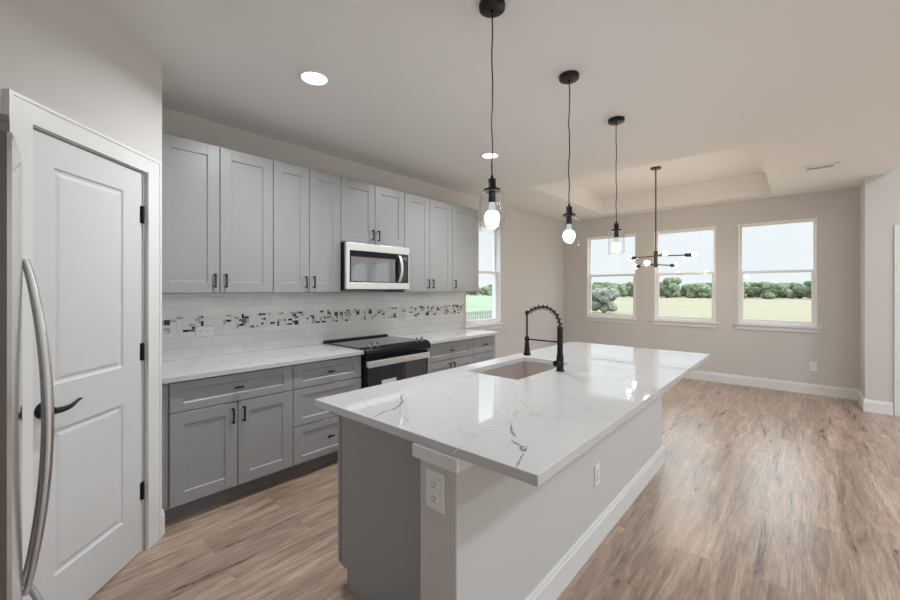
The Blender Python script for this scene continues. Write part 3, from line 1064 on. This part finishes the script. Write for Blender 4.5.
# ------------------------------------------------------------------ island
IX0, IX1, IY0, IY1 = 0.983, 3.738, -1.715, -2.873
PX0, PX1, PYa, PYb = 0.993, 3.56, -2.570, -2.402
CBX = 1.082; CBY = -1.7835
isl = thing('kitchen_island', 'kitchen island base with gray cabinets and a white back wall', 'island', (2.3, -2.1, 0))
bm = B(); box(bm, PX0, PYa, 0, PX1, PYb, CT - 0.0005, 0.003)
obj('back_wall', bm, 'wall', isl)
bm = B()
HX0, HX1, HY0, HY1 = 1.950, 2.655, -2.212, -1.836
plate(bm, (CBX, 3.50), (PYb + 0.001, CBY), [(HX0 - 0.03, HX1 + 0.03, HY0 - 0.03, -1.7)], 0.1055, CT - 0.0005, 'xyz')
box(bm, HX0 - 0.03, CBY, 0.1255, HX1 + 0.03, CBY - 0.012, CT - 0.001)
obj('cabinet_body', bm, 'cab', isl)
bm = B(); plate(bm, (PYb + 0.001, CBY - 0.006), (0.0, CT - 0.0007), [(-1.836, CBY + 0.002, -0.1, 0.105)], CBX - 0.006, CBX - 0.0004, 'yzx')
obj('end_panel', bm, 'cab', isl)
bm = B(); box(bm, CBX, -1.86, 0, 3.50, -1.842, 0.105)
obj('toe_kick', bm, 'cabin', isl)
fy = CBY + 0.0215
def ifront(kind, a, b, z0, z1, h='r'):
    bm_ = B()
    shaker(bm_, a + GAP, b - GAP, z0, z1, fy, 0.073 if kind == 'door' else 0.05, 0.074 if kind == 'door' else 0.07, sgn=1)
    d = obj(kind, bm_, 'cab', isl)
    if kind == 'door':
        pull_v(d, b - 0.034 if h == 'r' else a + 0.034, z1 - 0.082, fy, sgn=1)
    else:
        pull_h(d, (a + b) / 2, (z0 + z1) / 2, fy, sgn=1)
q = CBX - 0.010
ifront('drawer', q, 1.90, *Dz[1]); ifront('door', q, 1.49, *Dz[0], 'r'); ifront('door', 1.49, 1.90, *Dz[0], 'l')
ifront('drawer', 1.90, 2.78, *Dz[1]); ifront('door', 1.90, 2.34, *Dz[0], 'r'); ifront('door', 2.34, 2.78, *Dz[0], 'l')
ifront('drawer', 2.78, 3.50, *Dz[1]); ifront('door', 2.78, 3.14, *Dz[0], 'r'); ifront('door', 3.14, 3.50, *Dz[0], 'l')
# moulding under the counter round the back wall
bm = B()
box(bm, PX0 - 0.018, PYa - 0.018, CT - 0.046, PX0 - 0.0003, PYb + 0.022, CT - 0.0006, 0.001)
box(bm, PX0, PYa - 0.018, CT - 0.046, PX1, PYa - 0.0003, CT - 0.0006, 0.001)
obj('support_trim', bm, 'white', isl)
bm = B()
bboard(bm, (PX0 - 0.015, PYa), (PX1 + 0.015, PYa), (0, -1)); bboard(bm, (PX0, PYa - 0.0), (PX0, PYb), (-1, 0)); bboard(bm, (PX1, PYa), (PX1, PYb), (1, 0))
obj('baseboard', bm, 'white', isl)

bm = B()
plate(bm, (IX0, IX1), (IY1, IY0), [(HX0, HX1, HY0, HY1)], CT, ZT, 'xyz')
bevel_sharp(bm, 0.003)
for pts, w, mi, sd in (
        ([(374, 417), (384, 412), (396, 408), (402, 402), (401, 397), (405, 393)], 0.006, 1, 5),
        ([(406, 398), (400, 412), (408, 420), (414, 432)], 0.003, 2, 6),
        ([(511, 424), (512, 432), (516, 437)], 0.006, 1, 7), ([(511, 440), (517, 444), (523, 447)], 0.006, 1, 8),
        ([(527, 446), (524, 451), (521, 448), (524, 446)], 0.008, 1, 9), ([(524, 453), (520, 460), (516, 467)], 0.004, 1, 10),
        ([(512, 382), (516, 396), (524, 404), (534, 411), (548, 417), (566, 418), (571, 415)], 0.004, 2, 12),
        ([(536, 382), (560, 392), (580, 405), (598, 414), (608, 422)], 0.004, 2, 13),
        ([(556, 372), (568, 375), (582, 379)], 0.004, 2, 14),
        ([(450, 455), (470, 440), (484, 432), (500, 430)], 0.003, 2, 15),
        ([(650, 362), (640, 372), (622, 380), (610, 392)], 0.004, 2, 16),
        ([(352, 393), (362, 399), (370, 408)], 0.003, 2, 17)):
    vein(bm, [px(*p) for p in pts], w, mi, sd)
o = obj('island_countertop', bm, QM, loc=(2.36, -2.3, CT))
tag(o, 'large white quartz countertop with gray veins on the island', 'countertop')

# sink
sk = thing('kitchen_sink', 'undermount stainless sink set into the island countertop', 'sink', ((HX0 + HX1) / 2, (HY0 + HY1) / 2, 0.655))
bm = B()
zs0, zs1 = 0.66, CT - 0.0008
x0, x1, y0, y1 = HX0 - 0.004, HX1 + 0.004, HY0 - 0.004, HY1 + 0.004
t = 0.004
plate(bm, (x0 - 0.02, x1 + 0.02), (y0 - 0.02, y1 + 0.012), [(x0, x1, y0, y1)], zs1 - 0.003, zs1, 'xyz')
plate(bm, (x0 - t, x1 + t), (y0 - t, y1 + t), [(x0, x1, y0, y1)], zs0, zs1 - 0.003, 'xyz')
box(bm, x0 - t, y0 - t, zs0 - 0.005, x1 + t, y1 + t, zs0)
obj('bowl', bm, 'sinksteel', sk)
bm = B(); cyl(bm, (2.30, -2.03, zs0 + 0.0002), (2.30, -2.03, zs0 + 0.004), 0.045, n=28)
obj('drain', bm, 'chrome', sk)

# faucet
FX, FY = 2.337, -2.281
fc = thing('kitchen_faucet', 'black spring-neck kitchen faucet standing behind the island sink', 'faucet', (FX, FY, ZT))
bm = B()
lathe(bm, FX, FY, [(0, ZT + .0004), (0.027, ZT + .0004), (0.027, ZT + 0.006), (0.022, ZT + 0.010), (0.022, 0.985), (0.0175, 1.0), (0.0175, 1.15), (0.019, 1.152), (0.019, 1.166), (0, 1.166)], 28)
obj('column', bm, 'black', fc)
path = smoothpath([(FX, FY, 1.160), (FX, FY + .006, 1.200), (FX, FY + .03, 1.249), (FX, FY + .076, 1.282), (FX, FY + .13, 1.289), (FX, FY + .19, 1.272), (FX, FY + .232, 1.245)], 12)
bm = B(); tube(bm, path, 0.0065, 10)
obj('neck_hose', bm, 'black', fc)
bm = B()
cum = [0.0]
for a_, b_ in zip(path[:-1], path[1:]):
    cum.append(cum[-1] + (b_ - a_).length)
hp = []
turns = 11
NS = turns * 14
for k in range(NS + 1):
    s = cum[-1] * k / NS
    i = max(j for j in range(len(cum)) if cum[j] <= s + 1e-9)
    i = min(i, len(path) - 2)
    u = (s - cum[i]) / max(cum[i + 1] - cum[i], 1e-9)
    p = path[i].lerp(path[i + 1], min(u, 1))
    tg = (path[i + 1] - path[i]).normalized()
    nx = Vector((1, 0, 0)); nz = tg.cross(nx)
    an = 2 * PI * turns * k / NS
    hp.append(p + nx * 0.0155 * math.cos(an) + nz * 0.0155 * math.sin(an))
tube(bm, hp, 0.003, 6)
obj('spring_coil', bm, 'black', fc)
HYp = FY + 0.236
bm = B()
lathe(bm, FX, HYp, [(0, 1.262), (0.011, 1.258), (0.0135, 1.248), (0.011, 1.236), (0.006, 1.23), (0.006, 1.082), (0, 1.082)], 18)
obj('drop_hose', bm, 'black', fc)
bm = B()
lathe(bm, FX, HYp, [(0, 1.092), (0.0125, 1.090), (0.0135, 1.06), (0.017, 1.02), (0.019, 0.985), (0.024, 0.976), (0.024, 0.964), (0, 0.964)], 22)
obj('spray_head', bm, 'black', fc)
bm = B(); tube(bm, [(FX, FY, 1.071), (FX, HYp - 0.012, 1.071)], 0.0055, 10)
lathe(bm, FX, HYp, [(0.0145, 1.064), (0.0175, 1.064), (0.0175, 1.078), (0.0145, 1.078)], 18)
obj('support_arm', bm, 'black', fc)
bm = B(); cyl(bm, (FX - 0.02, FY, 0.945), (FX - 0.060, FY + 0.002, 0.945), 0.018, n=20)
tube(bm, [(FX - 0.05, FY, 0.945), (FX - 0.056, FY - 0.01, 0.975), (FX - 0.06, FY - 0.016, 1.005)], 0.005, 8)
obj('lever', bm, 'black', fc)

# ------------------------------------------------------------------ pendants
PEN = [(1.494, 'clear glass jar pendant nearest the camera, first of three over the island'),
       (2.299, 'clear glass jar pendant, middle of the three over the island'),
       (3.125, 'clear glass jar pendant over the far end of the island')]
PY = -2.358
pr = thing('pendant_light', PEN[0][1], 'pendant lamp', (PEN[0][0], PY, 1.665), 'pendants over the island')
x, y = PEN[0][0], PY
bm = B(); lathe(bm, x, y, [(0, C - 0.0005), (0.059, C - 0.0005), (0.060, C - 0.008), (0.058, C - 0.024), (0.052, C - 0.028), (0.008, C - 0.028), (0.006, C - 0.040), (0, C - 0.040)], 36)
obj('canopy', bm, 'black', pr)
rg_ = random.Random(4)
bm = B()
zz = [C - 0.036 - (C - 0.036 - 1.915) * i / 12 for i in range(13)]
tube(bm, smoothpath([(x + (rg_.uniform(-.0035, .0035) if 0 < i < 12 else 0), y + (rg_.uniform(-.0035, .0035) if 0 < i < 12 else 0), z) for i, z in enumerate(zz)], 4), 0.0034, 8)
obj('cord', bm, 'bronze', pr)
bm = B(); lathe(bm, x, y, [(0, 1.922), (0.006, 1.920), (0.008, 1.906), (0.018, 1.903), (0.018, 1.868), (0.022, 1.862), (0.038, 1.857), (0.038, 1.848), (0.016, 1.846), (0.0165, 1.797), (0, 1.797)], 28)
obj('socket', bm, 'black', pr)
bm = B()
o1 = [(0.030, 1.8455), (0.048, 1.8455), (0.056, 1.838), (0.058, 1.826), (0.058, 1.668)]
lathe(bm, x, y, o1 + [(0.0555, 1.668), (0.0555, 1.826), (0.054, 1.836), (0.047, 1.843), (0.030, 1.843), (0.030, 1.8455)], 40)
obj('glass_shade', bm, 'jar', pr)
bm = B(); lathe(bm, x, y, [(0.0135, 1.7965), (0.014, 1.788), (0.0165, 1.772), (0.021, 1.756)], 28)
lathe(bm, x, y, [(0.021, 1.756), (0.027, 1.749), (0.0315, 1.739), (0.0335, 1.726), (0.0315, 1.712), (0.026, 1.701), (0.015, 1.694), (0, 1.692)], 28, mi=1)
obj('bulb', bm, ['bulbneck', 'bulb'], pr)
for xx, lab in PEN[1:]:
    c = copy_tree(pr)
    c.location = (xx, PY, 1.665)
    c['label'] = lab
    c.rotation_euler.z = xx * 3

# ------------------------------------------------------------------ chandelier
HX_, HY_ = 5.72, -1.985
ch = thing('chandelier', 'bronze sputnik chandelier with bare globe bulbs hanging from the tray ceiling', 'chandelier', (HX_, HY_, 1.70))
bm = B(); lathe(bm, HX_, HY_, [(0, TZ - .0005), (0.064, TZ - .0005), (0.064, TZ - 0.018), (0.02, TZ - 0.024), (0, TZ - 0.024)], 32)
obj('canopy', bm, 'bronze', ch)
bm = B(); cyl(bm, (HX_, HY_, TZ - 0.02), (HX_, HY_, 1.90), 0.0085, n=12)
obj('rod', bm, 'bronze', ch)
bm = B(); lathe(bm, HX_, HY_, [(0, 1.905), (0.022, 1.905), (0.024, 1.90), (0.024, 1.70), (0.022, 1.695), (0, 1.695)], 20)
obj('hub', bm, 'bronze', ch)
Rr = Vector((0.2425, -0.970, 0)); Aa = Vector((0.970, 0.2425, 0))
for th, z, ln in ((4, 1.842, 0.335), (139, 1.842, 0.335), (284, 1.842, 0.325), (127, 1.728, 0.335), (257, 1.728, 0.33), (55, 1.728, 0.325)):
    a_ = math.radians(th)
    d = Rr * math.cos(a_) + Aa * math.sin(a_)
    p0 = Vector((HX_, HY_, z))
    bm = B(); cyl(bm, p0 + d * 0.02, p0 + d * ln, 0.0075, n=12)
    ar = obj('arm', bm, 'bronze', ch)
    bm = B(); cyl(bm, p0 + d * ln, p0 + d * (ln + 0.075), 0.022, n=20); cyl(bm, p0 + d * (ln - 0.014), p0 + d * (ln - 0.0002), 0.010, 0.020, n=20)
    obj('lamp_holder', bm, 'bronze', ar)
    bm = B()
    bmesh.ops.create_uvsphere(bm, u_segments=20, v_segments=14, radius=0.031, matrix=T(p0 + d * (ln + 0.104)))
    for f in bm.faces:
        f.smooth = True
    obj('globe_bulb', bm, 'warm', ar)

# ------------------------------------------------------------------ recessed lamps, vent
def can_light(x, y, label):
    r = thing('recessed_light', label, 'ceiling light', (x, y, C - 0.012), 'recessed ceiling lights')
    bm = B(); lathe(bm, x, y, [(0.073, C - 0.004), (0.076, C - 0.011), (0.088, C - 0.009), (0.097, C - 0.0005), (0.073, C - 0.0005), (0.073, C - 0.004)], 40)
    obj('trim_ring', bm, 'white', r)
    bm = B(); cyl(bm, (x, y, C - 0.0045), (x, y, C - 0.0007), 0.0725, n=40)
    obj('lens', bm, 'can', r)
    ld = bpy.data.lights.new('recessed_lamp', 'AREA')
    ld.shape = 'DISK'; ld.size = 0.13; ld.spread = math.radians(158); ld.energy = CAN_POWER; ld.color = (0.95, 0.98, 1.0)
    lo = bpy.data.objects.new('recessed_lamp', ld); COL.objects.link(lo)
    lo.parent = r
    lo.location = (0, 0, -0.001)
    return r
can_light(1.29, -1.178, 'round recessed ceiling light above the left base cabinets')
can_light(3.155, -1.159, 'round recessed ceiling light beyond the nearest pendant cord')

vt = thing('ceiling_vent', 'small white louvred air vent in the ceiling by the dining windows', 'vent', (5.745, -3.565, C - 0.01))
bm = B()
plate(bm, (5.655, 5.835), (-3.715, -3.42), [(5.700, 5.790, -3.675, -3.46)], C - 0.012, C - 0.0005, 'xyz')
obj('frame', bm, 'white', vt)
bm = B()
for i in range(11):
    yy = -3.672 + i * 0.0196
    box(bm, 5.701, yy, C - 0.011, 5.789, yy + 0.007, C - 0.004)
obj('louvres', bm, 'white', vt)
bm = B(); box(bm, 5.701, -3.674, C - 0.0022, 5.789, -3.461, C - 0.0006)
obj('duct_opening', bm, 'slot', vt)

# ------------------------------------------------------------------ refrigerator
fy0, fy1, fyc = -2.2, -1.312, -1.757
fr = thing('refrigerator', 'stainless french-door refrigerator standing at the left edge beside the pantry door', 'refrigerator', (-0.35, fyc, 0))
bm = B(); box(bm, -0.72, fy0 + 0.004, 0.02, -0.032, fy1 - 0.004, 1.742, 0.004)
obj('body', bm, 'fridge_side', fr)
def xf(y):
    return 0.050 - 0.027 * ((y - fyc) / 0.444) ** 2
def bowed(name, ya, yb, za, zb):
    """door with a gently bowed front, skin 8 mm, darker core behind"""
    bm_ = B()
    n = 18
    ys = [ya + (yb - ya) * i / n for i in range(n + 1)]
    def strip(xa, xb, mi):
        f0 = [bm_.verts.new((xa(y), y, za)) for y in ys]; f1 = [bm_.verts.new((xa(y), y, zb)) for y in ys]
        b0 = [bm_.verts.new((xb(y), y, za)) for y in ys]; b1 = [bm_.verts.new((xb(y), y, zb)) for y in ys]
        for i in range(n):
            for q in ((f0[i], f0[i + 1], f1[i + 1], f1[i]), (b0[i], b1[i], b1[i + 1], b0[i + 1]),
                      (f1[i], f1[i + 1], b1[i + 1], b1[i]), (f0[i], b0[i], b0[i + 1], f0[i + 1])):
                f = bm_.faces.new(q); f.material_index = mi
        for k_ in (0, n):
            f = bm_.faces.new((f0[k_], f1[k_], b1[k_], b0[k_])); f.material_index = mi
    strip(lambda y: xf(y), lambda y: xf(y) - 0.007, 0)
    strip(lambda y: xf(y) - 0.0072, lambda y: -0.030, 1)
    o_ = obj(name, bm_, ['fridge', 'fridge_side'], fr)
    for p in o_.data.polygons:
        if p.material_index == 0 and abs(p.normal.z) < 0.5 and p.normal.x > 0.5:
            p.use_smooth = True
    return o_
def fhandle(parent, y, za, zb):
    bm_ = B()
    pts, rad = [], []
    for i in range(25):
        u = i / 24
        pts.append((xf(y) + 0.006 + 0.046 * math.sin(PI * u) ** 0.8, y, za + (zb - za) * u))
        rad.append(0.008 + 0.0035 * math.sin(PI * u))
    tube(bm_, pts, 0.01, 12, radii=rad)
    obj('handle', bm_, 'steel', parent)
dn = bowed('door', fy0, fyc - 0.002, 0.50, 1.722)
fhandle(dn, fyc - 0.042, 0.555, 1.485)
df = bowed('door', fyc + 0.002, fy1, 0.50, 1.722)
fhandle(df, fyc + 0.042, 0.555, 1.485)
fz = bowed('freezer_drawer', fy0, fy1, 0.07, 0.494)
bm = B(); tube(bm, [(xf(fy0 + .1 + .688 * i / 20) + 0.006 + 0.04 * math.sin(PI * i / 20) ** 0.6, fy0 + .1 + .688 * i / 20, 0.43) for i in range(21)], 0.01, 12)
obj('handle', bm, 'steel', fz)
bm = B(); box(bm, -0.15, fy0 + 0.002, 1.7425, 0.020, fy1 - 0.002, 1.757, 0.002); box(bm, -0.030, fy0 + .002, 1.7225, 0.020, fy1 - .002, 1.7424)
obj('hinge_cover', bm, 'fridge_cap', fr)
bm = B(); box(bm, -0.70, fy0 + 0.03, 0.0, -0.04, fy1 - 0.03, 0.0195)
obj('base_grille', bm, 'black', fr)

# ------------------------------------------------------------------ outdoors
GZ = -0.30
bm = B()
g = [bm.verts.new(p) for p in ((-120, -200, GZ), (500, -200, GZ), (500, 275, GZ), (5, 1.0, GZ), (-120, 1.0, GZ), (500, 400, GZ), (-120, 400, GZ))]
bm.faces.new((g[0], g[1], g[2], g[3], g[4]))
f = bm.faces.new((g[4], g[3], g[2], g[5], g[6])); f.material_index = 1
o = obj('ground', bm, ['field', 'lawn'])
struct(o, 'pale green grass field outside the windows', 'ground')

def crown(seed, blobs, R, H, zlo=0.14, zhi=0.78, slo=0.26, shi=0.44):
    rng_ = random.Random(seed)
    bm_ = B()
    for i in range(blobs):
        a_ = rng_.uniform(0, 2 * PI); rr = R * math.sqrt(rng_.random()) * 0.75
        z = H * rng_.uniform(zlo, zhi)
        s = R * rng_.uniform(slo, shi)
        b2 = B()
        bmesh.ops.create_icosphere(b2, subdivisions=4, radius=s)
        for w_ in b2.verts:
            w_.co *= rng_.uniform(0.80, 1.16)
            w_.co.z *= 0.85
        bmesh.ops.translate(b2, verts=b2.verts[:], vec=(rr * math.cos(a_), rr * math.sin(a_), z))
        tmp = bpy.data.meshes.new('tmp'); b2.to_mesh(tmp); b2.free()
        bm_.from_mesh(tmp); bpy.data.meshes.remove(tmp)
    return bm_
def make_tree(seed, R, H, loc, label, leaf='leaf', name='tree', group='trees beyond the field', cat='tree'):
    r = thing(name, label, cat, (0, 0, 0), group)
    obj('foliage', crown(seed, 22, R, H) if H > 2.2 else crown(seed, 34, R, H, 0.13, 0.82, 0.22, 0.36), leaf, r)
    bm_ = B(); tube(bm_, [(0, 0, 0), (0.08, 0.02, H * .25), (0.0, 0.05, H * .55)], 0.2, 8, radii=[0.05 * H, 0.035 * H, 0.02 * H])
    obj('trunk', bm_, 'bark', r)
    r.location = loc
    return r
TL = 'leafy green tree in the low tree line beyond the field'
protos = [make_tree(s, R, H, (0, 0, GZ), TL) for s, R, H in ((1, 2.1, 3.9), (2, 2.2, 4.3), (3, 2.0, 3.5))]
rng = random.Random(21)
k = 0
for layer, x0 in enumerate((94, 101, 108, 115)):
    y = -34 + layer * 2.6
    while y < 84:
        pos = (x0 + rng.uniform(-.5, .5), y, GZ)
        if k < 3:
            t_ = protos[k]
        else:
            t_ = copy_tree(rng.choice(protos))
        t_.location = pos
        s = rng.uniform(0.85, 1.08)
        t_.scale = (s, s, s * rng.uniform(0.85, 1.1))
        t_.rotation_euler.z = rng.uniform(0, 6.28)
        k += 1
        y += rng.uniform(5.3, 6.2)
# lawn side, seen through the left-wall window
make_tree(8, 2.4, 3.0, (29.5, 36.0, GZ), 'dark green shrub on the lawn outside the left-wall window', 'leaf2', 'shrub', None, 'shrub')
make_tree(9, 2.6, 2.6, (35.0, 44.0, GZ), 'dark shrub further back outside the left-wall window', 'leaf2', 'shrub', None, 'shrub')
make_tree(12, 1.0, 2.0, (29.3, 7.4, GZ), 'pale gray-green bush standing in the field outside the left dining window', 'leaf3', 'bush', None, 'bush')
fn = thing('metal_fence', 'low gray picket fence on the lawn outside the left-wall window', 'fence', (9.0, 5.0, GZ))
bm = B()
for z in (0.02, 0.58):
    box(bm, 5.9, 4.97, z, 12.0, 4.9899, z + 0.04)
obj('rail', bm, 'fencemat', fn)
bm = B(); box(bm, 6.0, 4.99, GZ, 6.028, 5.0099, 0.66)
pk = obj('picket', bm, 'fencemat', fn)
for i in range(1, 60):
    c = pk.copy(); COL.objects.link(c); c.parent = fn
    c.location = pk.location + Vector((i * 0.1, 0, 0))
